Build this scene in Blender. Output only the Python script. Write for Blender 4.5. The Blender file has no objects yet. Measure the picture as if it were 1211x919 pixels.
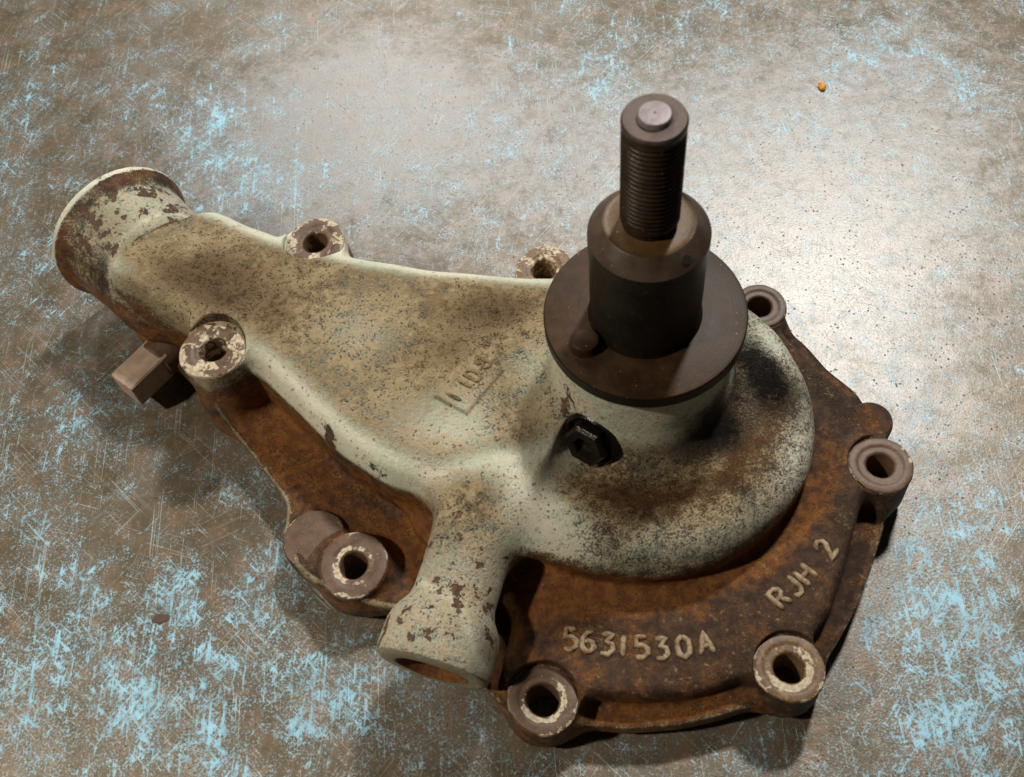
import bpy, bmesh, math
import numpy as np
from mathutils import Matrix, Vector

MM = 0.001
scene = bpy.context.scene
col = scene.collection

# ------------------------------------------------------------------ camera
PITCH, ROLL = 1.03975682, -0.151491575
CAM = np.array([-49.252, -208.222, 411.051])
sp, cp = math.sin(PITCH), math.cos(PITCH)
fw = np.array([0, cp, -sp]); rt = np.array([1.0, 0, 0]); up = np.cross(rt, fw)
cr, sr = math.cos(ROLL), math.sin(ROLL)
r2 = cr * rt + sr * up; u2 = -sr * rt + cr * up
cam_d = bpy.data.cameras.new('camera'); cam_o = bpy.data.objects.new('camera', cam_d); col.objects.link(cam_o)
M = Matrix(((r2[0], u2[0], -fw[0], CAM[0] * MM), (r2[1], u2[1], -fw[1], CAM[1] * MM),
            (r2[2], u2[2], -fw[2], CAM[2] * MM), (0, 0, 0, 1)))
cam_o.matrix_world = M
cam_d.sensor_width = 36; cam_d.lens = 1300.0 / 1211 * 36
cam_d.clip_start = 0.01; cam_d.clip_end = 50
cam_d.dof.use_dof = True; cam_d.dof.focus_distance = 0.455; cam_d.dof.aperture_fstop = 20.0
scene.camera = cam_o

# ------------------------------------------------------------------ light
world = bpy.data.worlds.new('World'); scene.world = world; world.use_nodes = True
bg = world.node_tree.nodes['Background']
bg.inputs[0].default_value = (1.0, 0.90, 0.78, 1); bg.inputs[1].default_value = 0.02

def lamp(name, pos, power, radius, color):
    l = bpy.data.lights.new(name, 'POINT'); l.energy = power; l.shadow_soft_size = radius; l.color = color
    o = bpy.data.objects.new(name, l); col.objects.link(o); o.location = [c * MM for c in pos]
    return o
# bare workshop bulbs behind right and left; far behind, an unseen broad soft source
lamp('bulb_behind_right', (439, 692, 1233), 74.0, 0.065, (1.0, 0.97, 0.93))
lamp('bulb_left', (-790, -150, 880), 30.0, 0.03, (1.0, 0.90, 0.76))
lamp('soft_source_far_behind', (-150, 1150, 890), 23.0, 0.24, (1.0, 0.98, 0.96))

scene.view_settings.view_transform = 'Standard'
scene.view_settings.look = 'None'
scene.view_settings.exposure = 0.0
scene.view_settings.gamma = 1.0
scene.view_settings.use_curve_mapping = False

# ------------------------------------------------------------------ node helpers
class NT:
    def __init__(s, name):
        s.m = bpy.data.materials.new(name); s.m.use_nodes = True
        s.t = s.m.node_tree; s.t.nodes.clear()
        s.out = s.t.nodes.new('ShaderNodeOutputMaterial')
        s.b = s.t.nodes.new('ShaderNodeBsdfPrincipled')
        s.t.links.new(s.b.outputs[0], s.out.inputs[0])
        tc = s.t.nodes.new('ShaderNodeTexCoord')
        mp = s.t.nodes.new('ShaderNodeMapping'); mp.inputs['Scale'].default_value = (1000, 1000, 1000)
        s.t.links.new(tc.outputs['Object'], mp.inputs['Vector'])
        s.P = mp.outputs[0]                       # millimetres
    def put(s, sock, v):
        if isinstance(v, bpy.types.NodeSocket): s.t.links.new(v, sock)
        elif isinstance(v, (tuple, list)):
            sock.default_value = tuple(v) + ((1,) if len(v) == 3 and sock.type == 'RGBA' else ())
        else: sock.default_value = v
    def math(s, op, a, b=0.0, c=0.0, clamp=False):
        n = s.t.nodes.new('ShaderNodeMath'); n.operation = op; n.use_clamp = clamp
        s.put(n.inputs[0], a); s.put(n.inputs[1], b); s.put(n.inputs[2], c); return n.outputs[0]
    def mix(s, f, a, b, mode='MIX'):
        n = s.t.nodes.new('ShaderNodeMix'); n.data_type = 'RGBA'; n.blend_type = mode
        s.put(n.inputs[0], f); s.put(n.inputs[6], a); s.put(n.inputs[7], b); return n.outputs[2]
    def step(s, x, lo, hi):
        n = s.t.nodes.new('ShaderNodeMapRange'); n.interpolation_type = 'SMOOTHSTEP'
        s.put(n.inputs[0], x); n.inputs[1].default_value = lo; n.inputs[2].default_value = hi
        return n.outputs[0]
    def lerp(s, x, a, b):
        n = s.t.nodes.new('ShaderNodeMapRange'); s.put(n.inputs[0], x)
        n.inputs[3].default_value = a; n.inputs[4].default_value = b; return n.outputs[0]
    def vec(s, rot=0.0, scale=(1, 1, 1), off=(0, 0, 0)):
        n = s.t.nodes.new('ShaderNodeMapping'); s.t.links.new(s.P, n.inputs[0])
        r = s.t.nodes.new('ShaderNodeMapping'); r.inputs['Rotation'].default_value = (0, 0, rot)
        s.t.links.new(n.outputs[0], r.inputs[0])
        q = s.t.nodes.new('ShaderNodeMapping'); q.inputs['Scale'].default_value = scale; q.inputs['Location'].default_value = off
        s.t.links.new(r.outputs[0], q.inputs[0]); return q.outputs[0]
    def noise(s, size, detail=4.0, rough=0.55, v=None, dist=0.0):
        n = s.t.nodes.new('ShaderNodeTexNoise'); n.noise_dimensions = '3D'
        s.t.links.new(v if v is not None else s.P, n.inputs['Vector'])
        n.inputs['Scale'].default_value = 1.0 / size; n.inputs['Detail'].default_value = detail
        n.inputs['Roughness'].default_value = rough; n.inputs['Distortion'].default_value = dist
        return n.outputs[0]
    def voro(s, size, v=None, feat='F1'):
        n = s.t.nodes.new('ShaderNodeTexVoronoi'); n.feature = feat
        s.t.links.new(v if v is not None else s.P, n.inputs['Vector'])
        n.inputs['Scale'].default_value = 1.0 / size; return n.outputs[0]
    def attr(s, name):
        n = s.t.nodes.new('ShaderNodeAttribute'); n.attribute_name = name; return n.outputs['Fac']
    def bump(s, h, dist_mm, strength=1.0, normal=None):
        n = s.t.nodes.new('ShaderNodeBump'); n.inputs['Strength'].default_value = strength
        n.inputs['Distance'].default_value = dist_mm * MM; s.t.links.new(h, n.inputs['Height'])
        if normal is not None: s.t.links.new(normal, n.inputs['Normal'])
        return n.outputs[0]
    def done(s, color, rough, metal=0.0, normal=None, spec=0.5):
        s.put(s.b.inputs['Base Color'], color); s.put(s.b.inputs['Roughness'], rough)
        s.put(s.b.inputs['Metallic'], metal); s.put(s.b.inputs['Specular IOR Level'], spec)
        if normal is not None: s.t.links.new(normal, s.b.inputs['Normal'])
        return s.m

# ------------------------------------------------------------------ materials
def mat_casting():
    s = NT('painted_rusty_cast_iron')
    P, T, O, D, W = (s.attr(k) for k in ('paint', 'dust', 'orange', 'grease_shade', 'chip'))
    fine = s.noise(2.7, 7.0, 0.82); mid = s.noise(4.5, 6.0, 0.68); big = s.noise(18, 5.0, 0.58)
    grit = s.noise(0.7, 4.0, 0.7)
    c0 = lambda v, k: s.math('MULTIPLY', s.math('SUBTRACT', v, .5), k)
    add = lambda *v: v[0] if len(v) == 1 else s.math('ADD', v[0], add(*v[1:]))
    chipn = s.noise(7.0, 7.0, 0.66, s.vec(off=(31, 7, 3)), 0.15)
    mint = s.mix(s.step(big, 0.35, 0.65), (0.58, 0.63, 0.46), (0.78, 0.75, 0.60))
    mint = s.mix(s.step(fine, 0.48, 0.66), mint, (0.84, 0.81, 0.67))
    tan = s.mix(s.step(add(big, c0(mid, .5)), 0.38, 0.64), (0.31, 0.200, 0.085), (0.54, 0.41, 0.22))
    tan = s.mix(s.math('MULTIPLY', s.step(fine, 0.50, 0.68), .75), tan, (0.70, 0.60, 0.39))
    tan = s.mix(s.math('MULTIPLY', s.step(add(T, c0(mid, .5), c0(fine, .5)), .85, 1.25), .85), tan, (0.150, 0.082, 0.032))
    dustm = s.step(add(T, c0(mid, .9), c0(fine, 1.9), c0(big, .7)), 0.12, 0.88)
    paint = s.mix(s.math('MULTIPLY', dustm, .97), mint, tan)
    rust = s.mix(s.step(mid, 0.35, 0.68), (0.032, 0.014, 0.006), (0.100, 0.048, 0.020))
    org = s.mix(s.step(mid, 0.38, 0.62), (0.125, 0.042, 0.007), (0.250, 0.092, 0.014))
    rust = s.mix(s.step(add(O, c0(big, 2.1), c0(fine, .35)), 0.34, 0.86), rust, org)
    rust = s.mix(s.math('MULTIPLY', s.step(s.noise(1.9, 2.0, .5, s.vec(off=(5, 5, 9))), 0.61, 0.70), s.step(add(big, c0(mid, .6)), .40, .6)), rust, (0.23, 0.165, 0.085))
    cover = s.step(add(P, s.math('MULTIPLY', add(c0(fine, 1.9), c0(grit, 1.9)), s.lerp(s.step(big, .35, .65), .55, 1.2)), c0(mid, .8), c0(big, .45)), 0.24, 0.62)
    chip = s.step(add(chipn, c0(W, .55), c0(grit, .10)), 0.55, 0.585)
    cover = s.math('MULTIPLY', cover, s.math('SUBTRACT', 1.0, s.math('MULTIPLY', chip, .95)))
    c = s.mix(cover, rust, paint)
    c = s.mix(s.math('MULTIPLY', chip, 0.75), c, s.mix(s.step(mid, .4, .6), (0.075, 0.034, 0.02), (0.125, 0.065, 0.042)))
    # pin-hole pits where the paint has let go
    pit = s.math('MULTIPLY', s.step(add(s.voro(2.3), c0(grit, .9)), .26, .08), s.step(add(mid, c0(big, .9)), .46, .60))
    pit = s.math('MULTIPLY', pit, s.step(P, .3, .5))
    c = s.mix(s.math('MULTIPLY', pit, .72), c, (0.075, 0.045, 0.02))
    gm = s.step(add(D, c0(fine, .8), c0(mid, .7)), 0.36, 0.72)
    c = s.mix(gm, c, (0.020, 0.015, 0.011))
    h = add(s.math('MULTIPLY', fine, 1.2), s.math('MULTIPLY', mid, .8), s.math('MULTIPLY', cover, .3), s.math('MULTIPLY', grit, .45))
    h = s.math('SUBTRACT', h, s.math('MULTIPLY', chip, 0.45)); h = s.math('SUBTRACT', h, s.math('MULTIPLY', pit, 0.5))
    amt = s.lerp(s.math('MULTIPLY', cover, s.step(T, .1, .7)), .30, 1.0)
    n = s.bump(s.math('MULTIPLY', h, amt), 2.2, 1.0)
    rough = s.mix(gm, s.mix(cover, (0.55,) * 3, (0.52,) * 3), (0.40,) * 3)
    return s.done(c, rough, 0.0, n, 0.4)

def mat_boss():
    s = NT('bare_rusty_spotface')
    W = s.attr('chip'); O = s.attr('orange')
    fine = s.noise(1.2, 3.0); mid = s.noise(5, 5.0, 0.6)
    c = s.mix(s.step(mid, .35, .65), (0.125, 0.073, 0.043), (0.082, 0.044, 0.024))
    c = s.mix(s.step(fine, .55, .7), c, (0.14, 0.085, 0.055))
    c = s.mix(s.step(s.math('ADD', O, s.math('MULTIPLY', s.math('SUBTRACT', mid, .5), 1.2)), .35, .75), c, s.mix(s.step(fine, .4, .65), (0.15, 0.075, 0.026), (0.24, 0.165, 0.085)))
    pt = s.noise(6.0, 6.0, 0.6, s.vec(off=(3, 11, 1)), 0.5)
    m = s.math('MULTIPLY', s.step(s.math('ADD', s.math('ADD', pt, s.math('MULTIPLY', s.math('SUBTRACT', fine, .5), .25)), s.math('MULTIPLY', s.math('SUBTRACT', W, 0.5), 0.6)), 0.53, 0.60), .85)
    c = s.mix(m, c, s.mix(s.step(fine, .4, .6), (0.40, 0.32, 0.20), (0.58, 0.51, 0.36)))
    h = s.math('ADD', s.math('MULTIPLY', fine, 0.4), s.math('MULTIPLY', m, 0.5))
    return s.done(c, s.lerp(fine, 0.42, 0.62), 0.0, s.bump(h, 0.35, 0.8), 0.45)

def turned(s, h):
    sx = s.t.nodes.new('ShaderNodeSeparateXYZ'); s.t.links.new(s.P, sx.inputs[0])
    r = s.math('SQRT', s.math('ADD', s.math('MULTIPLY', sx.outputs[0], sx.outputs[0]), s.math('MULTIPLY', sx.outputs[1], sx.outputs[1])))
    cb = s.t.nodes.new('ShaderNodeCombineXYZ'); s.t.links.new(r, cb.inputs[0]); s.t.links.new(s.math('MULTIPLY', sx.outputs[2], 1.0), cb.inputs[1])
    return s.math('ADD', s.math('MULTIPLY', s.noise(.55, 3, .6, cb.outputs[0]), .8), s.math('MULTIPLY', h, .6))

def mat_steel(name, a, b, rough, metal=0.55, stain=(0.12, 0.06, 0.018), stain_at=(0.58, 0.75), size=9, bump=0.12, spec=.22, fleck=.74, turn=False):
    s = NT(name)
    mid = s.noise(size, 5, 0.6); fine = s.noise(0.8, 3, 0.6)
    c = s.mix(s.step(mid, .35, .65), a, b)
    c = s.mix(s.step(s.noise(size * 1.7, 6, 0.65, s.vec(off=(9, 2, 5))), *stain_at), c, stain)
    c = s.mix(s.step(s.noise(1.0, 1.0, .5, s.vec(off=(1, 8, 2))), fleck, fleck + .06), c, (0.36, 0.25, 0.13))
    if turn: fine = turned(s, fine)
    c = s.mix(s.math('MULTIPLY', s.step(s.noise(2.2, 5, .7), .56, .70), .35), c, stain)
    return s.done(c, s.lerp(mid, rough - .10, rough + .12), metal, s.bump(fine, bump, 0.6), spec)

def mat_plain(name, c, rough, metal=0.0, var=0.35):
    s = NT(name); n = s.noise(3, 5, .6)
    cc = s.mix(n, tuple(x * (1 - var) for x in c), tuple(x * (1 + var) for x in c))
    return s.done(cc, rough, metal, s.bump(s.noise(0.9, 3), 0.15, 0.7))

def mat_table():
    s = NT('worn_painted_steel_bench')
    B, R = s.attr('blue'), s.attr('grey')
    n40 = s.noise(34, 5, .6); n12 = s.noise(12, 6, .62, s.vec(off=(3, 60, 0))); n3 = s.noise(2.6, 5, .68); n1 = s.noise(0.9, 3, .62)
    c0 = lambda v, k: s.math('MULTIPLY', s.math('SUBTRACT', v, .5), k)
    base = s.mix(s.step(n40, .36, .64), (0.112, 0.084, 0.045), (0.160, 0.134, 0.096))
    base = s.mix(s.step(n12, .47, .70), base, (0.200, 0.130, 0.074))
    base = s.mix(s.math('MULTIPLY', s.step(n12, .46, .30), .8), base, (0.085, 0.068, 0.036))
    gm = s.step(s.math('ADD', s.math('ADD', R, c0(n12, 1.1)), c0(n3, .9)), .30, .95)
    base = s.mix(s.math('MULTIPLY', gm, .8), base, (0.255, 0.250, 0.240))
    base = s.mix(s.step(n3, .55, .72), base, (0.27, 0.205, 0.140))
    base = s.mix(s.step(n1, .42, .28), base, (0.070, 0.048, 0.030))
    nm = s.noise(5.5, 6, .72, s.vec(off=(50, 8, 1)))
    # blue paint left in flecks and scraped streaks
    def streak(rot, w, l, off): return s.noise(1.0, 5, .66, s.vec(rot, (1 / w, 1 / l, 1), off), 0.4)
    sv = streak(0.10, 1.7, 17, (0, 0, 0)); sd = streak(0.80, 1.3, 14, (7, 3, 1)); se = streak(-0.70, 1.4, 13, (2, 9, 4))
    lump = s.noise(10, 7, .66, s.vec(off=(14, 5, 2)))
    k = s.math('MAXIMUM', s.math('MAXIMUM', sv, s.math('MULTIPLY', sd, 0.98)), s.math('MULTIPLY', se, 0.97))
    k = s.math('ADD', s.math('MULTIPLY', k, 0.86), s.math('MULTIPLY', lump, 0.37))
    k = s.math('ADD', k, c0(n3, .36)); k = s.math('ADD', k, c0(n1, .16)); k = s.math('ADD', k, c0(n40, .34))
    k = s.math('ADD', k, c0(B, .42))
    bl = s.math('MAXIMUM', s.step(k, 0.70, 0.81), s.math('MULTIPLY', s.step(k, .58, .74), s.math('MULTIPLY', s.step(n1, .50, .62), .7)))
    blue = s.mix(s.step(lump, .42, .66), (0.19, 0.41, 0.52), (0.29, 0.58, 0.74))
    c = s.mix(s.math('MULTIPLY', bl, .95), base, blue)
    # thin scratches in several directions
    sc = None
    for i, (rot, w, l, t, amt) in enumerate(((0.06, .50, 60, .64, .85), (0.80, .50, 45, .64, .8), (-0.68, .45, 45, .64, .8), (1.25, .5, 60, .66, .6), (0.35, .45, 50, .65, .65), (-1.15, .45, 45, .65, .65))):
        n = s.noise(1.0, 1.5, .5, s.vec(rot, (1 / w, 1 / l, 1), (i * 5.3, i * 2.1, i)))
        g = s.noise(22, 2, .5, s.vec(off=(i * 40, 9, 0)))
        m = s.math('MULTIPLY', s.math('MULTIPLY', s.step(n, t, t + .06), s.step(s.math('ADD', g, c0(n3, .4)), .44, .60)), amt)
        sc = m if sc is None else s.math('MAXIMUM', sc, m)
    c = s.mix(sc, c, s.mix(s.step(lump, .4, .6), (0.36, 0.33, 0.28), (0.34, 0.47, 0.50)))
    dk = s.step(s.noise(6, 3, .5, s.vec(off=(77, 3, 0))), .72, .76)
    c = s.mix(s.math('MULTIPLY', dk, .75), c, (0.055, 0.030, 0.022))
    pit = s.step(s.math('ADD', s.voro(2.6), c0(n1, .35)), .22, .06); pm = s.step(n12, .45, .6)
    pit = s.math('MULTIPLY', pit, pm)
    c = s.mix(s.math('MULTIPLY', pit, .75), c, (0.075, 0.055, 0.045))
    h = s.math('ADD', s.math('MULTIPLY', n3, .7), s.math('MULTIPLY', n1, .8))
    h = s.math('ADD', h, s.math('MULTIPLY', bl, .25)); h = s.math('SUBTRACT', h, s.math('MULTIPLY', sc, .5))
    h = s.math('SUBTRACT', h, s.math('MULTIPLY', pit, .9))
    spec = s.math('MULTIPLY', s.lerp(s.step(s.math('ADD', s.math('MULTIPLY', nm, .6), s.math('MULTIPLY', n1, .4)), .36, .62), .35, 1.0), s.math('SUBTRACT', 1.0, s.math('MULTIPLY', pit, .9)))
    rough = s.math('ADD', s.lerp(nm, .28, .54), s.math('MULTIPLY', bl, .04))
    rough = s.math('ADD', rough, s.math('MULTIPLY', pit, .25))
    return s.done(c, rough, s.math('MULTIPLY', s.math('MULTIPLY', s.math('SUBTRACT', 1.0, bl), spec), .42), s.bump(h, 0.075, 1.0), spec)

M_CAST = mat_casting(); M_BOSS = mat_boss(); M_TABLE = mat_table()
M_FLANGE = mat_steel('brown_stained_steel', (0.031, 0.016, 0.007), (0.056, 0.031, 0.014), 0.44, 0.0, stain=(0.080, 0.034, 0.008), spec=.14, turn=True)
M_COLLAR = mat_steel('dark_turned_steel', (0.009, 0.0075, 0.005), (0.014, 0.011, 0.008), 0.40, 0.0, spec=.12, fleck=.95, turn=True, stain_at=(.70, .9))
M_BEVEL = mat_steel('lit_bevel_steel', (0.055, 0.036, 0.024), (0.090, 0.062, 0.045), 0.42, 0.1, stain_at=(.66, .9))  # collar steel lightened to paint in the light on the chamfer
M_STUD = mat_steel('dark_oiled_thread', (0.018, 0.011, 0.006), (0.034, 0.022, 0.012), 0.36, 0.1)
M_TIP = mat_steel('worn_stud_tip', (0.060, 0.040, 0.031), (0.095, 0.068, 0.056), 0.5, 0.15, stain_at=(.62, .8), size=4)
M_OIL = mat_steel('oily_brown_recess', (0.075, 0.040, 0.012), (0.105, 0.058, 0.020), 0.42, 0.05, stain_at=(.5, .8))
M_NUB = mat_steel('bright_centre_nub', (0.17, 0.14, 0.14), (0.22, 0.19, 0.19), 0.42, 0.2, stain_at=(.7, .9), size=3)
M_PLUG = mat_steel('bare_plug_steel', (0.34, 0.245, 0.18), (0.44, 0.33, 0.25), 0.45, 0.0, size=5)
M_SCREW = mat_plain('black_oily_screw', (0.016, 0.012, 0.010), 0.26, 0.5)
M_BLACK = mat_plain('matte_black', (0.012, 0.009, 0.007), 0.7)  # rough near-black for the collar hole and the rear spigot
def mat_letter():
    s = NT('worn_raised_lettering'); mid = s.noise(3.5, 4, .6); fine = s.noise(1.0, 3, .6)
    c = s.mix(s.step(mid, .36, .60), (0.155, 0.085, 0.036), (0.33, 0.25, 0.145)); c = s.mix(s.step(fine, .44, .30), c, (0.09, 0.045, 0.018))
    return s.done(c, 0.5, 0.0, s.bump(fine, .25, .7), 0.4)
M_LETTER = mat_letter()

# ------------------------------------------------------------------ mesh helpers
def obj(name, verts, faces, mat, parent=None, smooth=True, sharp=35):
    me = bpy.data.meshes.new(name)
    me.from_pydata([tuple(np.array(v) * MM) for v in verts], [], faces)
    bm = bmesh.new(); bm.from_mesh(me); bmesh.ops.recalc_face_normals(bm, faces=bm.faces); bm.to_mesh(me); bm.free()
    me.materials.append(mat)
    if smooth:
        me.polygons.foreach_set('use_smooth', [True] * len(me.polygons))
        try: me.set_sharp_from_angle(angle=math.radians(sharp))
        except Exception: pass
    o = bpy.data.objects.new(name, me); col.objects.link(o)
    if parent is not None: o.parent = parent
    return o

def fset(o, name, vals):
    a = o.data.attributes.new(name, 'FLOAT', 'POINT'); a.data.foreach_set('value', np.asarray(vals, dtype=np.float32))

def lathe(profile, seg=96, center=(0, 0, 0), axis=None, wob=None, closed=False):
    """profile: list of (r, z); axis: direction the profile's z runs along."""
    V = []; F = []
    ang = np.linspace(0, 2 * np.pi, seg, endpoint=False)
    n = len(profile)
    for (r, z) in profile:
        for a in ang:
            k = 1.0 if wob is None else wob(a)
            V.append((r * k * math.cos(a), r * k * math.sin(a), z))
    for i in range(n - 1 if not closed else n):
        j = (i + 1) % n
        for s_ in range(seg):
            t = (s_ + 1) % seg
            F.append((i * seg + s_, i * seg + t, j * seg + t, j * seg + s_))
    if not closed:
        if profile[0][0] > 0: F.append(tuple(range(seg)))
        if profile[-1][0] > 0: F.append(tuple(range((n - 1) * seg, n * seg)))
    V = np.array(V, float)
    if axis is not None:
        q = Vector((0, 0, 1)).rotation_difference(Vector(axis)).to_matrix()
        V = V @ np.array(q).T
    return V + np.array(center), F

# ------------------------------------------------------------------ the bench
def build_table():
    nx, ny = 330, 300
    xs = np.concatenate([[-2600, -1400, -800], np.linspace(-420, 420, nx), [800, 1400, 2600]])
    ys = np.concatenate([[-1800, -900, -500], np.linspace(-260, 480, ny), [800, 1300, 2200]])
    X, Y = np.meshgrid(xs, ys); n, m = X.shape
    V = np.stack([X.ravel(), Y.ravel(), 0 * X.ravel()], -1)
    idx = np.arange(n * m).reshape(n, m)
    F = np.stack([idx[:-1, :-1], idx[:-1, 1:], idx[1:, 1:], idx[1:, :-1]], -1).reshape(-1, 4)
    me = bpy.data.meshes.new('workbench_top')
    me.from_pydata([tuple(v * MM) for v in V], [], F.tolist()); me.materials.append(M_TABLE)
    o = bpy.data.objects.new('workbench_top', me); col.objects.link(o)
    o['kind'] = 'structure'
    x, y = V[:, 0], V[:, 1]
    b = np.full(len(x), 0.39); g = np.full(len(x), 0.12)
    for (cx, cy, sx, sy, a) in TABLE_BLUE: b += .66 * a * np.exp(-(((x - cx) / sx) ** 2 + ((y - cy) / sy) ** 2))
    for (cx, cy, sx, sy, a) in TABLE_GREY: g += a * np.exp(-(((x - cx) / sx) ** 2 + ((y - cy) / sy) ** 2))
    fset(o, 'blue', np.clip(b, 0, 1.2)); fset(o, 'grey', np.clip(g, 0, 1))
TABLE_BLUE = [(-190, -75, 50, 45, .45), (-255, -30, 35, 70, .35), (-130, -95, 30, 25, .35), (-60, -140, 60, 20, .22),
              (-195, -25, 16, 12, .25), (95, -110, 30, 45, .42), (115, -60, 25, 50, .30), (70, -150, 40, 20, .3),
              (-185, 215, 35, 55, .30), (-150, 175, 40, 25, .28), (-255, 150, 22, 40, .34), (-280, 260, 35, 30, .25),
              (-175, 5, 12, 10, .3), (-150, -30, 14, 12, .3), (20, 210, 25, 25, .32), (60, 240, 40, 30, .25), (160, 210, 30, 30, .3),
              (-30, 170, 30, 25, .2), (-80, 150, 25, 20, .22), (-230, 60, 18, 25, .22), (200, 160, 30, 30, .2),
              (-105, 240, 40, 40, -.15), (100, 80, 60, 50, -.12), (-205, -5, 22, 18, -.25), (-232, 5, 15, 15, -.2)]
TABLE_GREY = [(-120, 200, 110, 90, .45), (-200, 120, 80, 80, .3), (100, 90, 110, 90, .7), (-100, 210, 70, 70, .55), (150, 180, 90, 90, .5), (20, 160, 70, 60, .45), (110, -20, 40, 60, .35)]  # bare-steel grey, placed to paint the cool glare into the bench
build_table()

# ------------------------------------------------------------------ the casting, as a signed distance field (mm)
PLATE = np.array([(-75, -98), (-70, -105), (-62, -113), (-42, -116.5), (-28, -120), (-10, -121), (6, -120), (19, -118), (42, -112),
                  (52, -102), (63, -90), (73, -76), (82, -61), (88, -46), (91, -32), (93, -18), (89, -2), (80, 12), (75, 24), (67, 37),
                  (60, 48), (42, 60), (18, 67), (-10, 71), (-45, 74), (-85, 84), (-118, 98), (-150, 112), (-182, 112), (-203, 95),
                  (-210, 80), (-189, 57), (-176, 38), (-162, 16), (-150, -4), (-144.5, -14), (-146, -28), (-141, -43), (-132, -51), (-124, -58), (-110, -62),
                  (-92, -66), (-78, -80)], float)
DECK = np.array([(-68, -96), (-58, -106), (-37, -109), (-20, -112.5), (-3, -113.5), (19, -110), (38, -103), (50, -93), (60, -78),
                 (70, -60), (80, -42), (85, -22), (82, -6), (72, 9), (66, 22), (58, 34), (40, 50), (0, 60), (-40, 62), (-90, 60), (-100, 20), (-96, -34),
                 (-84, -52), (-70, -62), (-62, -78)], float)
ARM = np.array([(-214, 92), (-203, 76), (-186, 63), (-171, 53), (-158, 43), (-147, 31), (-136, 16), (-117, -9), (-101, -24), (-84, -34), (-50, -34), (0, -20), (10, 40),
                (-28, 55), (-72, 68), (-103, 79), (-135, 96), (-162, 114), (-184, 122)], float)

def poly_sdf(P, x, y):
    d = np.full(x.shape, 1e9); s = np.ones(x.shape)
    n = len(P)
    for i in range(n):
        a = P[i]; b = P[i - 1]
        ex, ey = b - a; wx, wy = x - a[0], y - a[1]
        t = np.clip((wx * ex + wy * ey) / (ex * ex + ey * ey), 0, 1)
        bx, by = wx - ex * t, wy - ey * t
        d = np.minimum(d, bx * bx + by * by)
        c1 = y >= a[1]; c2 = y < b[1]; c3 = ex * wy > ey * wx
        flip = (c1 & c2 & c3) | (~c1 & ~c2 & ~c3)
        s = np.where(flip, -s, s)
    return s * np.sqrt(d)

X0, Y0, X1, Y1 = -262.0, -140.0, 118.0, 170.0
G2 = 0.8
gx = np.arange(X0, X1, G2); gy = np.arange(Y0, Y1, G2)
GX, GY = np.meshgrid(gx, gy, indexing='ij')
def blur(A, n):
    for _ in range(n):
        B = np.pad(A, 1, mode='edge')
        A = (B[:-2, 1:-1] + B[2:, 1:-1] + B[1:-1, :-2] + B[1:-1, 2:] + 2 * A) / 6
    return A
D_PLATE = blur(poly_sdf(PLATE, GX, GY), 14); D_DECK = blur(poly_sdf(DECK, GX, GY), 25); D_ARM = blur(poly_sdf(ARM, GX, GY), 36)
def look(D, x, y):
    u = np.clip((x - X0) / G2, 0, len(gx) - 1.001); v = np.clip((y - Y0) / G2, 0, len(gy) - 1.001)
    i = u.astype(np.int32); j = v.astype(np.int32); fu = u - i; fv = v - j
    return (D[i, j] * (1 - fu) * (1 - fv) + D[i + 1, j] * fu * (1 - fv) + D[i, j + 1] * (1 - fu) * fv + D[i + 1, j + 1] * fu * fv)

def smin(a, b, k):
    h = np.maximum(k - np.abs(a - b), 0) / k
    return np.minimum(a, b) - h * h * k * 0.25
def smax(a, b, k): return -smin(-a, -b, k)
def extr(d2, z, z0, z1, r):
    w1 = d2 + r; w2 = np.abs(z - (z0 + z1) / 2) - (z1 - z0) / 2 + r
    return np.minimum(np.maximum(w1, w2), 0) + np.hypot(np.maximum(w1, 0), np.maximum(w2, 0)) - r
def cyl(x, y, z, c, r, z0, z1, rd=0.8):
    return extr(np.hypot(x - c[0], y - c[1]) - r, z, z0, z1, rd)
def axial(x, y, z, a, d):
    """axial and radial coordinate about the line a + s*d"""
    d = np.array(d, float) / np.linalg.norm(d)
    px, py, pz = x - a[0], y - a[1], z - a[2]
    s = px * d[0] + py * d[1] + pz * d[2]
    return s, np.sqrt(np.maximum((px - s * d[0]) ** 2 + (py - s * d[1]) ** 2 + (pz - s * d[2]) ** 2, 1e-9))
def seg_r(s, r, pts):
    """distance-like value of a lathe body with profile (s, radius)"""
    S = [p[0] for p in pts]; R = [p[1] for p in pts]
    dr = (r - np.interp(s, S, R)) * 0.94
    return smax(dr, np.maximum(S[0] - s, s - S[-1]), 1.6)

# boss: centre, face height, outer radius, hole radius
BOSS = [((-122, 90), 49, 12.6, 5.1), ((-164.6, 42.2), 51, 13.4, 5.4), ((-118.7, -46.3), 23, 13.2, 5.2), ((-55, -107.5), 24, 12.4, 5.7),
        ((31.4, -110), 26, 12.2, 5.3), ((84.5, -40.2), 27, 12.0, 5.0), ((57, 38), 28, 11.2, 4.9), ((-28, 72), 30, 12.4, 5.2)]
NOZ_A = np.array([-213.5, 126.5, 34.0]); NOZ_D = np.array([0.6, -0.8, 0.02])
OUT_A = np.array([-92.0, -94.5, 33.0]); OUT_D = np.array([0.42, 0.91, 0.07])
SCREW_A = np.array([-23.1, -24.4, 54.0]); SCREW_D = np.array([-0.64, -0.70, 0.32])
SCREW_D = SCREW_D / np.linalg.norm(SCREW_D)
PADS = [((-134.2, -31.5), 12.4, 18.9), ((88.5, -18), 8.6, 20.5)]
TH = np.radians([-180, -150, -120, -100, -78, -60, -40, -20, 5, 35, 70, 110, 150, 180])
RO = np.array([80, 79, 76, 75, 74, 72, 70, 66, 61, 57, 56, 58, 66, 80.])
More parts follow.
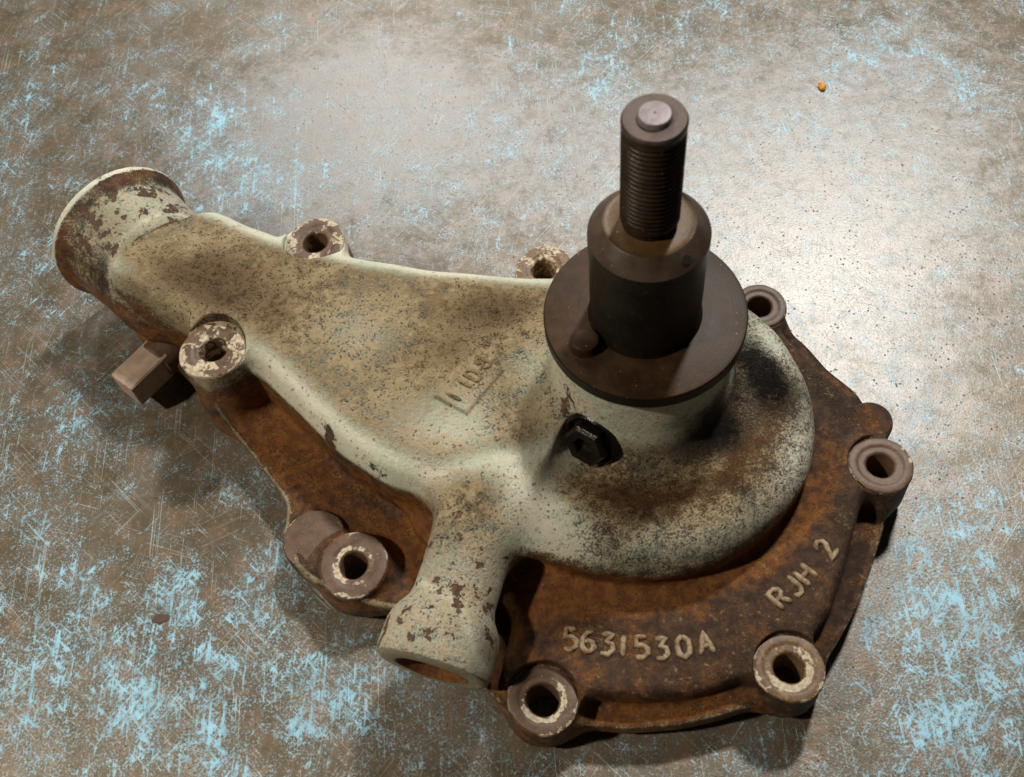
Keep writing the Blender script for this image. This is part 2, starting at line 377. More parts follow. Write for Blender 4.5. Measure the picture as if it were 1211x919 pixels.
RT = np.array([19, 18, 17, 16.5, 16, 16, 15.5, 15, 14, 13, 12, 12, 14, 19.])

def lumps(x, y, z):
    return (0.28 * np.sin(x * .083 + 1.3 + .6 * np.sin(y * .05)) * np.sin(y * .071 + z * .06) + 0.14 * np.sin(x * .21 - y * .13 + .7 + .8 * np.sin(z * .11 + x * .04)) * np.sin(z * .17 + y * .09))

def prims(x, y, z):
    dp = look(D_PLATE, x, y); dd = look(D_DECK, x, y); da = look(D_ARM, x, y)
    lip = extr(dp, z, 6.5, 15.0 + np.clip((-90 - x) * .05, 0, 2.5), 1.2)
    deck = extr(dd, z, 8, 27.0, 4.5)
    flange = smin(lip, deck, 3.0)
    for c, r, zt in PADS: flange = smin(flange, cyl(x, y, z, c, r, 8, zt, 1.2), 2.5)
    th = np.arctan2(y, x); r = np.hypot(x, y)
    ro = np.interp(th, TH, RO); rt_ = np.interp(th, TH, RT)
    tor = np.hypot(r - (ro - rt_), (z - 36)) - rt_
    fill = np.maximum(r - (ro - rt_), np.abs(z - 27) - 19)
    vol = smin(tor, fill, 6)
    top = np.interp(x, [-215, -188, -172, -150, -100, -50, 0], [66.5, 65.5, 59, 55, 55, 54, 52])
    s, rr = axial(x, y, z, NOZ_A, NOZ_D)
    arm = smax(extr(da, z, 10, top, 14.0), 41.0 - s, 1.6)
    noz = seg_r(s, rr, [(0, 30.9), (1.6, 32.2), (4.5, 32.3), (7, 31.0), (9.5, 29.2), (20, 28.4), (36, 27.6), (41, 27.2), (44, 27.5), (56, 25), (68, 16)])
    hub = seg_r(z, r, [(30, 40), (52, 34.6), (66, 32.5), (78, 31.7), (89.4, 31.3)])
    so, ro_ = axial(x, y, z - 2.0 * np.clip((np.hypot(x - OUT_A[0], y - OUT_A[1]) - 20) / 22, 0, 1) ** 1.2, OUT_A, OUT_D)
    out = seg_r(so, ro_, [(0, 19.2), (1.2, 20.4), (4, 21.0), (13, 20.9), (17, 20.0), (20, 18.2), (23, 16.2), (26, 15.4), (36, 15.2), (48, 15.6), (62, 14), (84, 8)])
    return flange, vol, arm, noz, hub, out, da, dd, dp, so, ro_, s, rr

def sdf(x, y, z):
    flange, vol, arm, noz, hub, out, da, dd, dp, so, ro_, s, rr = prims(x, y, z)
    b = smin(arm, noz, 2.5)
    v = smin(vol, hub, 9)
    v = smin(v, b, 12)
    v = smin(v, out, 14)
    d = smin(v, flange, 6)
    d = d + lumps(x, y, z)
    for c, zt, r0, rh in BOSS:
        w = np.hypot(x - c[0], y - c[1]) - (r0 - 0.1) - (zt - z) * 0.05
        d = smin(d, np.maximum(w, np.abs(z - (zt - 0.5 + 8.0) / 2) - (zt - 0.5 - 8.0) / 2), 7.0)
    for c, zt, r0, rh in BOSS:
        w = np.hypot(x - c[0], y - c[1])
        d = smax(d, -np.maximum(w - (r0 + 0.35), zt - 0.7 - z), 0.8)
        d = np.maximum(d, -(w - (rh + 0.7)))
    # bores
    d = np.maximum(d, -np.maximum(rr - 25.0, np.maximum(-5 - s, s - 30)))
    d = np.maximum(d, -np.maximum(ro_ - 12.8 + np.clip(so, 0, 3) * .6, np.maximum(-5 - so, so - 6.0)))
    hx, hr = axial(x, y, z, OUT_A + np.array([4, -1, -3]), OUT_D)
    d = np.maximum(d, -np.maximum(hr - 8.0, np.maximum(-8 - hx, hx - 22)))
    # screw recess in the bearing housing
    a, q = axial(x, y, z, SCREW_A, SCREW_D)
    d = smax(d, -np.maximum(q - 11.4, 0.0 - a), 1.2)
    # raised date pad
    ex = (x + 65) * 0.68 + (y - 5.5) * 0.733; ey = -(x + 65) * 0.733 + (y - 5.5) * 0.68
    pad = np.maximum(np.maximum(np.abs(ex) - 12, np.abs(ey) - 8.6), np.abs(z - 50) - 12)
    d = np.where(pad < 0, d - 1.2 * np.clip(-pad / 0.8, 0, 1), d)
    return np.maximum(d, 5.5 - z)

def surface_nets():
    H = 0.85
    z0, z1 = 3.5, 93.5
    nx = int((X1 - X0 - 8) / H / 4) * 4; ny = int((Y1 - Y0 - 4) / H / 4) * 4; nz = int((z1 - z0) / H / 4) * 4
    ox, oy, oz = X0 + 2, Y0 + 2, z0
    # coarse pass
    C = 4
    cx = ox + (np.arange(nx // C) * C + (C - 1) / 2) * H; cy = oy + (np.arange(ny // C) * C + (C - 1) / 2) * H; cz = oz + (np.arange(nz // C) * C + (C - 1) / 2) * H
    A, B, Cc = np.meshgrid(cx, cy, cz, indexing='ij')
    dc = sdf(A.ravel(), B.ravel(), Cc.ravel()).reshape(A.shape)
    F = np.repeat(np.repeat(np.repeat(dc, C, 0), C, 1), C, 2).astype(np.float32)
    near = np.abs(dc) < H * C * 1.6
    near = np.repeat(np.repeat(np.repeat(near, C, 0), C, 1), C, 2)
    I = np.argwhere(near)
    F[near] = sdf(ox + I[:, 0] * H, oy + I[:, 1] * H, oz + I[:, 2] * H).astype(np.float32)
    F[:, :, 0] = np.maximum(F[:, :, 0], 0.5)
    ins = F < 0
    cnt = np.zeros((nx - 1, ny - 1, nz - 1), np.int8)
    for a in (0, 1):
        for b in (0, 1):
            for c in (0, 1):
                cnt += ins[a:nx - 1 + a, b:ny - 1 + b, c:nz - 1 + c]
    act = (cnt > 0) & (cnt < 8)
    cells = np.argwhere(act); N = len(cells)
    vid = np.full(act.shape, -1, np.int32); vid[act] = np.arange(N)
    acc = np.zeros((N, 3)); num = np.zeros(N)
    corners = [(a, b, c) for a in (0, 1) for b in (0, 1) for c in (0, 1)]
    val = {k: F[cells[:, 0] + k[0], cells[:, 1] + k[1], cells[:, 2] + k[2]] for k in corners}
    for k in corners:
        for ax in range(3):
            if k[ax]: continue
            k2 = list(k); k2[ax] = 1; k2 = tuple(k2)
            f0, f1 = val[k], val[k2]; m = (f0 < 0) != (f1 < 0)
            t = np.where(m, f0 / np.where(m, f0 - f1, 1), 0)
            p = np.array(k, float)[None] + np.zeros((N, 3)); p[:, ax] += t
            acc += p * m[:, None]; num += m
    V = (cells + acc / num[:, None]) * H + np.array([ox, oy, oz])
    quads = []
    for ax in range(3):
        b, c = (ax + 1) % 3, (ax + 2) % 3
        sl0 = [slice(1, n - 1) for n in F.shape]; sl1 = list(sl0)
        sl0[ax] = slice(0, F.shape[ax] - 1); sl1[ax] = slice(1, F.shape[ax])
        s0 = ins[tuple(sl0)]; s1 = ins[tuple(sl1)]
        e = np.argwhere(s0 != s1); fl = s0[tuple(e.T)]
        off = np.ones(3, int); off[ax] = 0; e = e + off
        def at(db, dc_):
            q = e.copy(); q[:, b] -= db; q[:, c] -= dc_
            return vid[q[:, 0], q[:, 1], q[:, 2]]
        Q = np.stack([at(1, 1), at(0, 1), at(0, 0), at(1, 0)], -1)
        Q[~fl] = Q[~fl][:, ::-1]
        quads.append(Q)
    Q = np.concatenate(quads); Q = Q[(Q >= 0).all(1)]
    # pull the vertices on to the surface and read the normals off the field
    e = 0.35
    for it in range(2):
        f = sdf(*V.T)
        g = np.stack([sdf(V[:, 0] + e, V[:, 1], V[:, 2]) - sdf(V[:, 0] - e, V[:, 1], V[:, 2]),
                      sdf(V[:, 0], V[:, 1] + e, V[:, 2]) - sdf(V[:, 0], V[:, 1] - e, V[:, 2]),
                      sdf(V[:, 0], V[:, 1], V[:, 2] + e) - sdf(V[:, 0], V[:, 1], V[:, 2] - e)], -1) / (2 * e)
        gl = np.maximum(np.linalg.norm(g, axis=1), 0.4)
        if it == 0:
            V = V - np.clip(f / gl, -.5, .5)[:, None] * g / gl[:, None]
    Nn = g / np.maximum(np.linalg.norm(g, axis=1), 1e-6)[:, None]
    return V, Q, Nn

V, Q, NRM = surface_nets()
x, y, z = V.T
flange, vol, arm, noz, hub, out, da, dd, dp, so, ro_, sn, rn = prims(x, y, z)
rad = np.hypot(x, y); theta = np.arctan2(y, x)
def sm(v, a, b):
    t = np.clip((v - a) / (b - a), 0, 1); return t * t * (3 - 2 * t)
def spot(cx, cy, sx, sy=None, rot=0.0):
    sy = sx if sy is None else sy
    c, s_ = math.cos(rot), math.sin(rot)
    u = (x - cx) * c + (y - cy) * s_; v = -(x - cx) * s_ + (y - cy) * c
    return np.exp(-((u / sx) ** 2 + (v / sy) ** 2))
K = np.stack([flange, vol - 1, arm, noz, hub - 1, out], 0)
lab = np.argmin(K, 0)          # 0 flange 1 volute 2 arm 3 inlet 4 hub 5 outlet
soft = np.exp(-np.maximum(K - K.min(0), 0) / np.array([1.4, 3, 3, 2, 2.5, 5])[:, None]); soft /= soft.sum(0)
low = sm(z, 45, 33)            # down the side walls towards the flange
#            flange volute arm  inlet hub  outlet
def blend(*v): return sum(soft[i] * v[i] for i in range(6))
paint = blend(.02, .66, .74, .66, .80, .76)
dust = blend(.6, .64, .76, .60, .28, .46)
orange = blend(.30, .45, .45, .42, .45, .55)
grease_shade = np.zeros(len(x))
chip = blend(.10, .20, .16, .50, .16, .46)
# arm: clean mint shoulders, brown grubby middle
nearside = np.clip((-0.72 * NRM[:, 0] - 0.70 * NRM[:, 1]), -1, 1)
on_arm = soft[2] + soft[1] * sm(x, -20, -50)
shoulder = sm(da, -13, -5) * sm(z, 38, 46) * (1 - .75 * sm(x, -140, -165) * sm(y, 90, 70))
paint -= .75 * spot(-204, 62, 15, 20, .6) * sm(z, 58, 50)
dust = dust - on_arm * shoulder * .62
paint = paint + on_arm * shoulder * .34
brown = spot(-45, 35, 26, 12, -.3) + .8 * spot(-160, 70, 26, 16, -.7) + .6 * spot(-75, 20, 22, 14) + .5 * spot(-130, 55, 22)
paint -= on_arm * .05 * brown; dust += on_arm * .52 * brown
paint -= low * (1 - soft[0]) * (1 - soft[5]) * (1 - .75 * soft[1] * sm(y, 0, -30)) * (1 - .6 * soft[3]) * (1 - .8 * soft[4]) * .75; orange += low * .18
chip += .6 * soft[4] * spot(-32, -15, 5, 9) * sm(z, 50, 58)
chip += .55 * (spot(-105, -22, 9, 5, -.7) + spot(-121, -2, 7, 4, -.7) )
dust -= on_arm * (.42 * spot(-72, -16, 26, 16, -.7) + .35 * spot(-36, 12, 12, 22) + .3 * spot(-110, 40, 30, 14, -.6)) - .25 * on_arm * spot(-178, 72, 20, 22)
paint += .2 * on_arm * spot(-72, -16, 26, 16, -.7)
dust += .5 * spot(-68, -38, 24, 18); paint -= .16 * spot(-68, -38, 24, 18) * (1 - low)
# volute
front = soft[1] * sm(y, 10, -20)
paint -= front * .10; orange += front * .2; paint -= front * .52 * sm(z, 43, 27)
inner = np.exp(-((rad - 50) / 9) ** 2) * sm(z, 40, 50)
orange += .25 * inner; dust += .42 * inner * front; paint -= .14 * inner * front
dust -= front * .18 * sm(rad, 56, 64); dust -= soft[1] * .5 * spot(52, 5, 12, 34, -.2) + .35 * soft[1] * spot(48, -38, 16, 16)
grease_shade += .84 * spot(45, -6, 11, 23, .25) * sm(z, 36, 44) + .5 * spot(28, 22, 14, 14) * sm(z, 36, 44)
# flange: rust with a few paint ghosts
ghost = .36 * (spot(-108, -15, 14, 9, -.7) + spot(66, -58, 8, 14) + spot(72, -5, 5, 14, .4) + .8 * spot(-30, -88, 12, 6) + .6 * spot(20, -104, 20, 4, .3))
paint += soft[0] * ghost * sm(NRM[:, 2], .3, .8); dust += soft[0] * .35
edge = np.exp(-((dp + 0.7) / 1.2) ** 2) * sm(z, 11, 13.5) * sm(x, -60, -100)
edge *= .45 + .55 * sm(x, -152, -140) ; paint += .75 * edge + .42 * np.exp(-((dp + .4) / .9) ** 2) * sm(z, 11.5, 14) * soft[0]; dust -= .2 * edge
orange += 1.0 * spot(-88, -32, 14, 12) + .5 * spot(-150, 18, 14, 12) + .7 * spot(-158, 14, 16, 14) * soft[0] + .4 * spot(-165, 15, 14, 20, -.6) * soft[0] + .25 * np.exp(-((z - 13) / 5) ** 2) * soft[0]
orange -= .2 * soft[0] * sm(x, -30, 20); orange += 1.0 * soft[0] * (spot(-58, -66, 12, 20) + .7 * np.exp(-((rad - 76) / 7) ** 2) * sm(y, -20, -50) + .6 * spot(-40, -74, 30, 5, -.2) + .5 * spot(-20, -118, 30, 5))
# hub
paint -= soft[4] * (.28 * sm(z, 62, 50) + .25 * sm(x, 0, 22) * sm(z, 82, 66)); dust += soft[4] * .4 * sm(z, 66, 52)
grease_shade += (soft[4] + soft[1]) * (.72 * spot(24, -28, 15, 13) + .34 * spot(2, -36, 16, 8)) * sm(z, 84, 64) * sm(rad, 62, 50) + .9 * np.exp(-((np.hypot(x + 26, y + 33) - 10) / 4) ** 2) * spot(-28, -32, 9, 9) * sm(z, 44, 50) * sm(z, 80, 70)  # grime, with the shade on the hub's front right painted in
# inlet rim bare and rusty
rim = soft[3] * sm(sn, 16, 5)
upper = sm(x * .8 + y * .6 + 94, -12, 8)
paint += soft[3] * .12; paint -= rim * (.22 + .40 * upper); chip += rim * .10 * upper; orange += rim * .25
lipc = soft[3] * sm(sn, 5.4, 3.4); paint += .62 * lipc; chip -= .16 * lipc; dust -= .2 * soft[3] * sm(x * .8 + y * .6 + 94, -8, 8); dust -= .35 * lipc
step_ = np.exp(-((sn - 40.3) / 1.7) ** 2) * sm(z, 46, 52) * sm(x, -150, -170); chip += .75 * step_ * sm(x * .8 + y * .6 + 94, -14, -2); paint -= .3 * step_
paint -= soft[3] * .3 * sm(x * .8 + y * .6 + 94, -6, -22); orange += soft[3] * .2 * sm(x * .8 + y * .6 + 94, -6, -22)
# outlet: end ring cream, inside rusty
ring = (so < 1.2) & (ro_ > 13.2) & (ro_ < 21)
bore = ((ro_ < 13.2) & (so < 6.5)) | ((ro_ < 13.5) & (so < 24))
paint = np.where(ring, .85, paint); dust = np.where(ring, .62, dust); chip = np.where(ring, .05, chip)
paint = np.where(bore, 0, paint); orange = np.where(bore, .9, orange); chip = np.where(bore, 0, chip)
for c, zt, r0, rh in BOSS:      # walls of the bosses are bare
    w = np.hypot(x - c[0], y - c[1]); near_ = sm(w, r0 + 4, r0 + 1) * sm(z, zt - 26, zt - 18)
    wall = near_ * sm(NRM[:, 2], .75, .3)
    paint -= .35 * wall; paint = np.where(w < rh + 1.2, 0, paint); grease_shade = np.where(w < rh + 1.0, 1, grease_shade)  # bolt-hole bores set to full near-black

root = bpy.data.objects.new('water_pump', None); col.objects.link(root)
root['label'] = 'rusty cast iron water pump with worn mint green paint and an upright threaded shaft'
root['category'] = 'water pump'

fl = np.stack([lab[Q[:, i]] for i in range(4)], 1)
fl = np.sort(fl, 1)[:, 1]
PART = ['mounting_flange', 'volute_housing', 'outlet_arm', 'inlet_pipe', 'bearing_housing', 'side_outlet']
attrs = dict(paint=paint, dust=dust, orange=orange, grease_shade=grease_shade, chip=chip)
parts = {}
for k, nm in enumerate(PART):
    q = Q[fl == k]
    u, inv = np.unique(q, return_inverse=True); inv = inv.reshape(q.shape)
    me = bpy.data.meshes.new(nm)
    me.vertices.add(len(u)); me.vertices.foreach_set('co', (V[u] * MM).ravel().astype(np.float32))
    me.loops.add(inv.size); me.loops.foreach_set('vertex_index', inv.ravel().astype(np.int32))
    me.polygons.add(len(inv)); me.polygons.foreach_set('loop_start', np.arange(0, inv.size, 4, dtype=np.int32))
    me.update(calc_edges=True); me.validate()
    me.polygons.foreach_set('use_smooth', np.ones(len(me.polygons), bool))
    me.materials.append(M_CAST)
    me.normals_split_custom_set_from_vertices([tuple(n) for n in NRM[u]])
    o = bpy.data.objects.new(nm, me); col.objects.link(o); o.parent = root
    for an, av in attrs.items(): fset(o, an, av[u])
    parts[nm] = o

# ------------------------------------------------------------------ bolt bosses
rng = np.random.default_rng(4)
BOSS_CHIP = [.50, .54, .27, .34, .36, .24, .22, .50]
for (c, zt, r0, rh), ch, tn in zip(BOSS, BOSS_CHIP, [.2, .12, .1, .3, .6, .35, .3, .6]):
    p1, p2 = rng.uniform(0, 6.28, 2)
    def wob(a, p1=p1, p2=p2): return 1 + .026 * math.sin(2 * a + p1) + .016 * math.sin(3 * a + p2) + .006 * math.sin(11 * a + p1)
    rs = rh + rng.uniform(2.0, 3.3)
    prof = [(r0 + .1, zt - 1.6), (r0, zt - .6), (r0 - .25, zt - .2), (r0 - .7, zt), (rs + 1.2, zt), (rs + .4, zt - .08), (rs, zt - .42), (rs - .7, zt - .43), (rh + 1.3, zt - .44), (rh + .9, zt - .45), (rh + .3, zt - .75), (rh, zt - 1.5), (rh, zt - 17)]
    v, f = lathe(prof, 72, (c[0], c[1], 0), wob=wob)
    f = [q for q in f if len(q) == 4]
    o = obj('bolt_boss', v, f, M_BOSS, root, sharp=50)
    r = np.hypot(v[:, 0] - c[0], v[:, 1] - c[1])
    fset(o, 'orange', np.full(len(r), tn))
    fset(o, 'chip', ch + .40 * ((r > rh + .5) & (r < rs)) * (ch > .25) * (ch < .45) * (.75 + .45 * np.sin(np.arctan2(v[:, 1] - c[1], v[:, 0] - c[0]) + p1)) + .32 * np.exp(-((r - r0) / .55) ** 2))

for (c, r, zt), pm in zip(PADS, (M_BOSS, M_CAST)):
    v, f = lathe([(r - .2, zt - 1.5), (r - .2, zt - .2), (r - .5, zt + .25), (r - 1.0, zt + .4), (.02, zt + .4)], 64, (c[0], c[1], 0), wob=lambda a: 1 + .02 * math.sin(2 * a + 1))
    o = obj('machined_pad', v, [q for q in f if len(q) == 4], pm, root, sharp=50)
    if pm is M_CAST:
        for k, val in (('paint', .12), ('dust', .7), ('orange', .62), ('grease_shade', 0)): fset(o, k, np.full(len(v), val))
    fset(o, 'chip', .18 + .3 * (np.hypot(v[:, 0] - c[0], v[:, 1] - c[1]) > r - .8))

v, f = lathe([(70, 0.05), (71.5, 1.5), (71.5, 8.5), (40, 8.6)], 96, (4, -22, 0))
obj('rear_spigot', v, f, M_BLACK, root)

# ------------------------------------------------------------------ hub flange, collar, stud, pin
v, f = lathe([(34.75, 94.5), (34.6, 94.8), (33.9, 95.0), (18, 95.0)], 160)
hf = obj('hub_flange', v, [q for q in f if len(q) == 4], M_FLANGE, root)
v, f = lathe([(31.0, 88.6), (34.2, 88.7), (35.0, 89.4), (35.05, 94.1), (34.75, 94.5)], 160)
obj('flange_rim', v, [q for q in f if len(q) == 4], M_COLLAR, hf)  # dark steel paints in the rim's unlit side
R, ZS = 19.2, 138.6
v, f = lathe([(19.6, 94.9), (19.5, 95.6), (18.9, 97.0), (18.8, 130), (R, 131.5), (R, ZS)], 128)
f = [q for q in f if len(q) == 4]
collar = obj('hub_collar', v, f, M_COLLAR, root, sharp=25)
v, f = lathe([(14.2, 144.5), (13.9, 144.35), (12.6, 144.3), (10.0, 144.3), (8.5, 144.6)], 96)
f = [q for q in f if len(q) == 4]
obj('oily_recess', v, f, M_OIL, collar)
v, f = lathe([(R, ZS), (14.9, 144.2), (14.4, 144.6), (14.1, 144.5)], 128)
obj('collar_bevel', v, [q for q in f if len(q) == 4], M_BEVEL, collar, sharp=40)
n_ch = np.array([math.cos(-1.05) * .76, math.sin(-1.05) * .76, .65])
hc = np.array([17.0 * math.cos(-1.05), 17.0 * math.sin(-1.05), 141.6])
v, f = lathe([(1.55, .10), (1.35, .02), (1.15, -.15), (1.1, -.4), (0.01, -.5)], 28, hc, n_ch)
obj('pin_hole', v, f, M_BLACK, collar)
# stud with a helical thread
def stud():
    r0, depth, pitch, zb, zt = 9.2, .65, 1.9, 147.5, 186.2
    seg, nz = 84, int((zt - zb) / pitch * 10)
    V = []; F = []
    for i in range(nz + 1):
        zz = zb + (zt - zb) * i / nz
        fade = min(1, (zz - zb) / 3, (zt - zz) / 2.0)
        for a in range(seg):
            t = a / seg; ph = (zz / pitch - t) % 1.0
            tri = abs(ph - .5) * 2
            tri = min(1, max(0, tri * 1.5 - .15))
            rr = r0 - depth * tri * max(fade, 0)
            V.append((rr * math.cos(2 * math.pi * t), rr * math.sin(2 * math.pi * t), zz))
    for i in range(nz):
        for a in range(seg):
            b = (a + 1) % seg
            F.append((i * seg + a, i * seg + b, (i + 1) * seg + b, (i + 1) * seg + a))
    def ring(prof, start):
        nonlocal V, F
        prev = start
        for (rr, zz) in prof:
            base = len(V)
            for a in range(seg):
                t = a / seg; V.append((rr * math.cos(2 * math.pi * t), rr * math.sin(2 * math.pi * t), zz))
            for a in range(seg):
                b = (a + 1) % seg; F.append((prev + a, prev + b, base + b, base + a))
            prev = base
        return prev
    ring([(8.5, 146.8), (8.3, 144.6), (8.6, 143.2)], 0)
    ring([(9.3, 186.8), (9.3, 187.4)], nz * seg)
    return V, F
v, f = stud()
o_stud = obj('threaded_stud', v, f, M_STUD, root, sharp=60)
v, f = lathe([(9.3, 187.35), (9.0, 188.1), (8.8, 188.35), (5.3, 188.4), (4.7, 188.3)], 84)
o = obj('stud_tip', v, [q for q in f if len(q) == 4], M_TIP, o_stud, sharp=40)
v, f = lathe([(5.0, 188.2), (4.9, 188.5), (4.85, 189.5), (4.4, 190.0), (2.0, 190.15), (.4, 190.1), (.02, 189.7)], 84)
obj('stud_nub', v, [q for q in f if len(q) == 4], M_NUB, o_stud, sharp=40)
v, f = lathe([(6.2, 94.9), (5.4, 95.2), (5.1, 95.8), (5.0, 98.0), (4.6, 98.9), (3.6, 99.4), (1.5, 99.6), (.02, 99.65)], 40, (-22.6, -10.2, 0))
obj('drive_pin', v, [q for q in f if len(q) == 4], M_FLANGE, root)

# ------------------------------------------------------------------ screw in the bearing housing
def screw():
    d = SCREW_D; a0 = SCREW_A - SCREW_D * 3.0
    v, f = lathe([(11.3, 2.6), (11.2, 4.4), (10.2, 5.2), (9.0, 4.6), (8.6, 4.0)], 48, a0, d)
    w = obj('lock_screw', v, [q for q in f if len(q) == 4], M_SCREW, root)
    # hexagon head with a chamfered top
    q = np.array(Vector((0, 0, 1)).rotation_difference(Vector(d)).to_matrix())
    V = []; F = []
    for (r, h) in ((8.9, 3.8), (8.9, 8.2), (7.7, 9.4), (4.4, 9.4), (4.0, 8.6), (3.9, 6.4)):
        for k in range(6):
            t = math.pi / 3 * k + .35; V.append((r * math.cos(t), r * math.sin(t), h))
    for i in range(5):
        for k in range(6): F.append((i * 6 + k, i * 6 + (k + 1) % 6, (i + 1) * 6 + (k + 1) % 6, (i + 1) * 6 + k))
    F.append(tuple(range(30, 36)))
    V = np.array(V) @ q.T + a0
    obj('hex_head', V, F, M_SCREW, w, smooth=False)
screw()

# ------------------------------------------------------------------ square plug on the side of the arm
def plug():
    ux = np.array([-.71, -.70, 0]); uy = np.array([.70, -.71, 0]); uz = np.array([0, 0, 1.0])
    c = np.array([-207.0, 57.0, 17.0])
    V = []; F = []
    prof = [(7.0, -13), (7.0, 7.3), (6.75, 7.9), (6.2, 8.2)]
    for (h, q) in prof:
        for (a, b) in ((-1, -1), (-1, -.9), (-1, .9), (-.9, 1), (.9, 1), (1, .9), (1, -.9), (.9, -1))[1:] + ((-.9, -1),):
            V.append(c + ux * q + uy * (a * h * .96) + uz * (b * h))
    for i in range(3):
        for k in range(8): F.append((i * 8 + k, i * 8 + (k + 1) % 8, i * 8 + 8 + (k + 1) % 8, i * 8 + 8 + k))
    F.append(tuple(range(24, 32)))
    o = obj('square_plug', V, F, M_PLUG, root, smooth=False)
    v, f = lathe([(9.0, -12), (9.0, 2.5), (8.4, 3.2), (4, 3.2)], 32, c - ux * 13, ux)
    obj('plug_shank', v, f, M_BOSS, o)
plug()

# ------------------------------------------------------------------ raised casting marks
def ray_z(px, py):
    """height of the casting at (px, py)"""
    zz = np.arange(92, 8, -.25); d = sdf(np.full(zz.shape, px), np.full(zz.shape, py), zz)
    k = np.argmax(d < 0); return float(zz[k] + .25 * (d[k] / (d[k] - d[k - 1] + 1e-9)) if k > 0 else zz[0])
G = {'5': [[(.9, 2), (.15, 2), (.1, 1.2), (.6, 1.25), (.95, .9), (.95, .4), (.55, 0), (.05, .15)]],
     '6': [[(.85, 1.95), (.4, 1.8), (.1, 1.2), (.08, .5), (.35, .05), (.7, .05), (.95, .45), (.8, .95), (.45, 1.1), (.12, .8)]],
     '3': [[(.1, 1.95), (.9, 1.95), (.45, 1.25), (.85, 1.05), (.95, .5), (.6, .03), (.05, .15)]],
     '1': [[(.5, 0), (.5, 2)]], '0': [[(.5, 2), (.12, 1.6), (.05, 1), (.12, .4), (.5, 0), (.88, .4), (.95, 1), (.88, 1.6), (.5, 2)]],
     'A': [[(0, 0), (.5, 2), (1, 0)], [(.2, .75), (.8, .75)]],
     'R': [[(.08, 0), (.08, 2), (.65, 2), (.92, 1.7), (.92, 1.35), (.65, 1.05), (.1, 1.05)], [(.5, 1.05), (.98, 0)]],
     'J': [[(.85, 2), (.85, .45), (.55, .02), (.2, .1), (.05, .45)]],
     'H': [[(.05, 0), (.05, 2)], [(.95, 0), (.95, 2)], [(.05, 1), (.95, 1)]],
     '2': [[(.08, 1.6), (.3, 1.97), (.7, 1.97), (.93, 1.6), (.85, 1.2), (.05, .05), (.98, .05)]],
     'I': [[(.5, 0), (.5, 2)]],
     'D': [[(.1, 0), (.1, 2), (.55, 2), (.92, 1.5), (.92, .5), (.55, 0), (.1, 0)]],
     '8': [[(.5, 1.05), (.15, 1.35), (.15, 1.75), (.5, 2), (.85, 1.75), (.85, 1.35), (.5, 1.05), (.08, .7), (.08, .3), (.5, 0), (.92, .3), (.92, .7), (.5, 1.05)]]}
def glyph(ch, org, dx, dy, w, h, rad_, rise, parent, mat=None):
    V = []; F = []; seg = 8
    for line in G[ch]:
        pts = [np.array(org) + dx * (p[0] * w) + dy * (p[1] * h / 2) for p in line]
        fine = [pts[0]]
        for a, b in zip(pts[:-1], pts[1:]):
            n = max(1, int(np.linalg.norm(b - a) / 1.2))
            fine += [a + (b - a) * (i + 1) / n for i in range(n)]
        P3 = [np.array([p[0], p[1], ray_z(p[0], p[1]) - .05]) for p in fine]
        closed = np.linalg.norm(P3[0] - P3[-1]) < .05
        base = len(V); n = len(P3)
        # end caps: pull in to a rounded nose
        for i, p in enumerate(P3):
            t = (P3[min(i + 1, n - 1)] - P3[max(i - 1, 0)]); t[2] = 0; t /= np.linalg.norm(t) + 1e-9
            s_ = np.array([-t[1], t[0], 0])
            rr = rad_ * (.93 + .07 * math.sin(i * 1.9 + org[0]))
            k = 1.0 if (closed or 0 < i < n - 1) else .55
            for (oa, ob) in ((-1.1, -.4), (-.95, .35), (-.72, .85), (-.5, 1), (.5, 1), (.72, .85), (.95, .35), (1.1, -.4)):
                V.append(p + s_ * (rr * k * oa) + np.array([0, 0, rise * (k if ob > 0 else 1) * ob]))
        for i in range(n - 1):
            for j in range(seg):
                F.append((base + i * seg + j, base + i * seg + (j + 1) % seg, base + (i + 1) * seg + (j + 1) % seg, base + (i + 1) * seg + j))
        F.append(tuple(base + j for j in range(seg))); F.append(tuple(base + (n - 1) * seg + j for j in range(seg)))
    o = obj('raised_digit' if ch.isdigit() else 'raised_letter', V, F, mat or M_LETTER, parent, sharp=80)
    return o
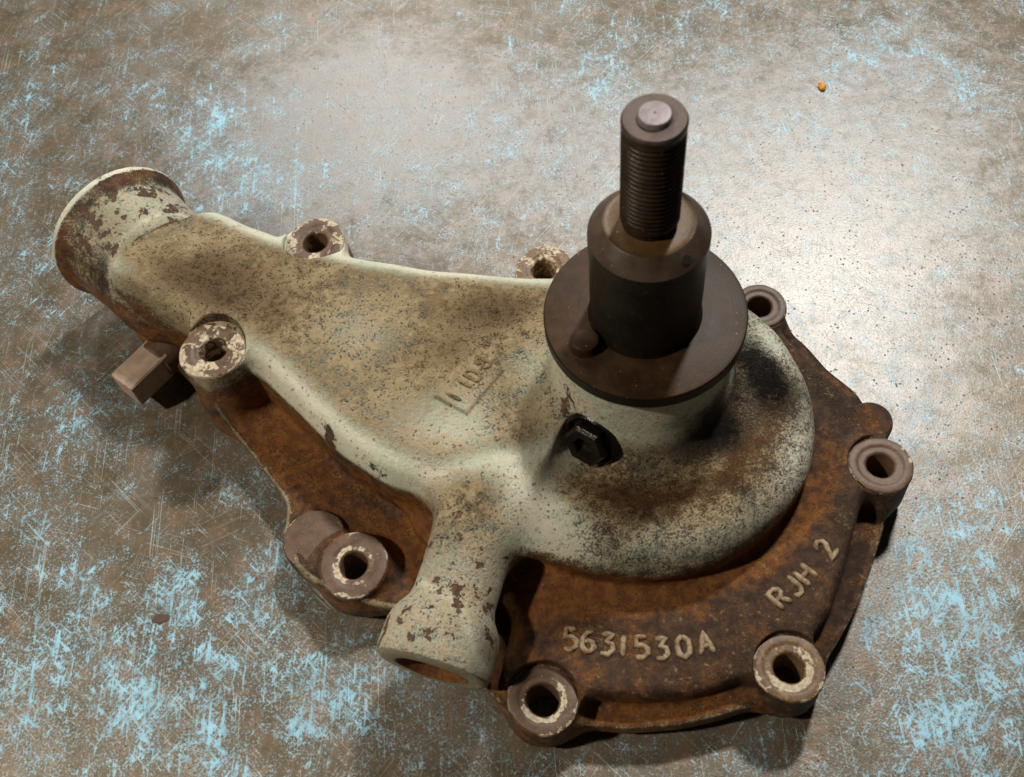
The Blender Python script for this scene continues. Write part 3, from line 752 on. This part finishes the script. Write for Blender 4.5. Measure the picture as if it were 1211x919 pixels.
def marks(text, path, w, h, rad_, rise, parent, pv, dv, mat=None):
    for ch, (px, py, ang) in zip(text, path):
        if ch == ' ': continue
        dx = np.array([math.cos(ang), math.sin(ang)]); dy = np.array([-dx[1], dx[0]])
        o = glyph(ch, (np.array([px, py]) - dx * w / 2 - dy * h / 2), dx, dy, w, h, rad_, rise, parent, mat)
        n = len(o.data.vertices)
        for k, val in (('paint', pv), ('dust', dv), ('orange', .3), ('grease_shade', 0), ('chip', .1)): fset(o, k, np.full(n, val))
# part number on the flange, following its rim
t0 = [(-42, -89, -.22), (-36, -90.6, -.22), (-29.6, -92.6, -.22), (-24, -94, -.2), (-17.8, -95.6, -.16), (-11, -97, -.12), (-3.2, -97.6, -.03), (4.6, -97.4, .02)]
marks('5631530A', t0, 4.9, 7.6, 1.15, 1.1, parts['mounting_flange'], .66, .98)
t1 = [(34, -85.6, .62), (39.8, -82, .66), (45.2, -78.2, .70), (50, -74, .8), (55, -70, .85)]
marks('RJH 2', t1, 4.9, 7.6, 1.15, 1.1, parts['mounting_flange'], .72, .9)
d_ = math.atan2(.733, .68)
t2 = [(-71, -.6, d_), (-66.4, 4.0, d_), (-63, 7.4, d_), (-58.6, 12.4, d_)]
marks('IID8', t2, 3.8, 6.6, .75, .8, parts['outlet_arm'], .72, 1.0, M_CAST)

# ------------------------------------------------------------------ crumbs on the bench
def crumb(name, c, r, mat, label, cat, seed):
    g = np.random.default_rng(seed)
    bm = bmesh.new(); bmesh.ops.create_icosphere(bm, subdivisions=2, radius=1)
    for v in bm.verts:
        k = 1 + g.uniform(-.28, .28); v.co = [v.co[0] * r[0] * k * MM, v.co[1] * r[1] * k * MM, max(v.co[2] * r[2] * k, -.9 * r[2]) * MM]
    me = bpy.data.meshes.new(name); bm.to_mesh(me); bm.free(); me.materials.append(mat)
    o = bpy.data.objects.new(name, me); col.objects.link(o); o.location = (c[0] * MM, c[1] * MM, r[2] * .85 * MM)
    o['label'] = label; o['category'] = cat
crumb('orange_crumb', (127, 179), (2.0, 2.6, 1.3), mat_plain('orange_crumb_paint', (0.62, 0.26, 0.03), .6), 'small bright orange crumb lying on the bench behind the pump', 'crumb', 3)
crumb('rust_flake', (-201, -47), (3.2, 1.8, .3), mat_plain('dark_rust_flake', (0.075, 0.040, 0.027), .7), 'dark brown rust flake on the blue flecked bench left of the pump', 'flake', 9)
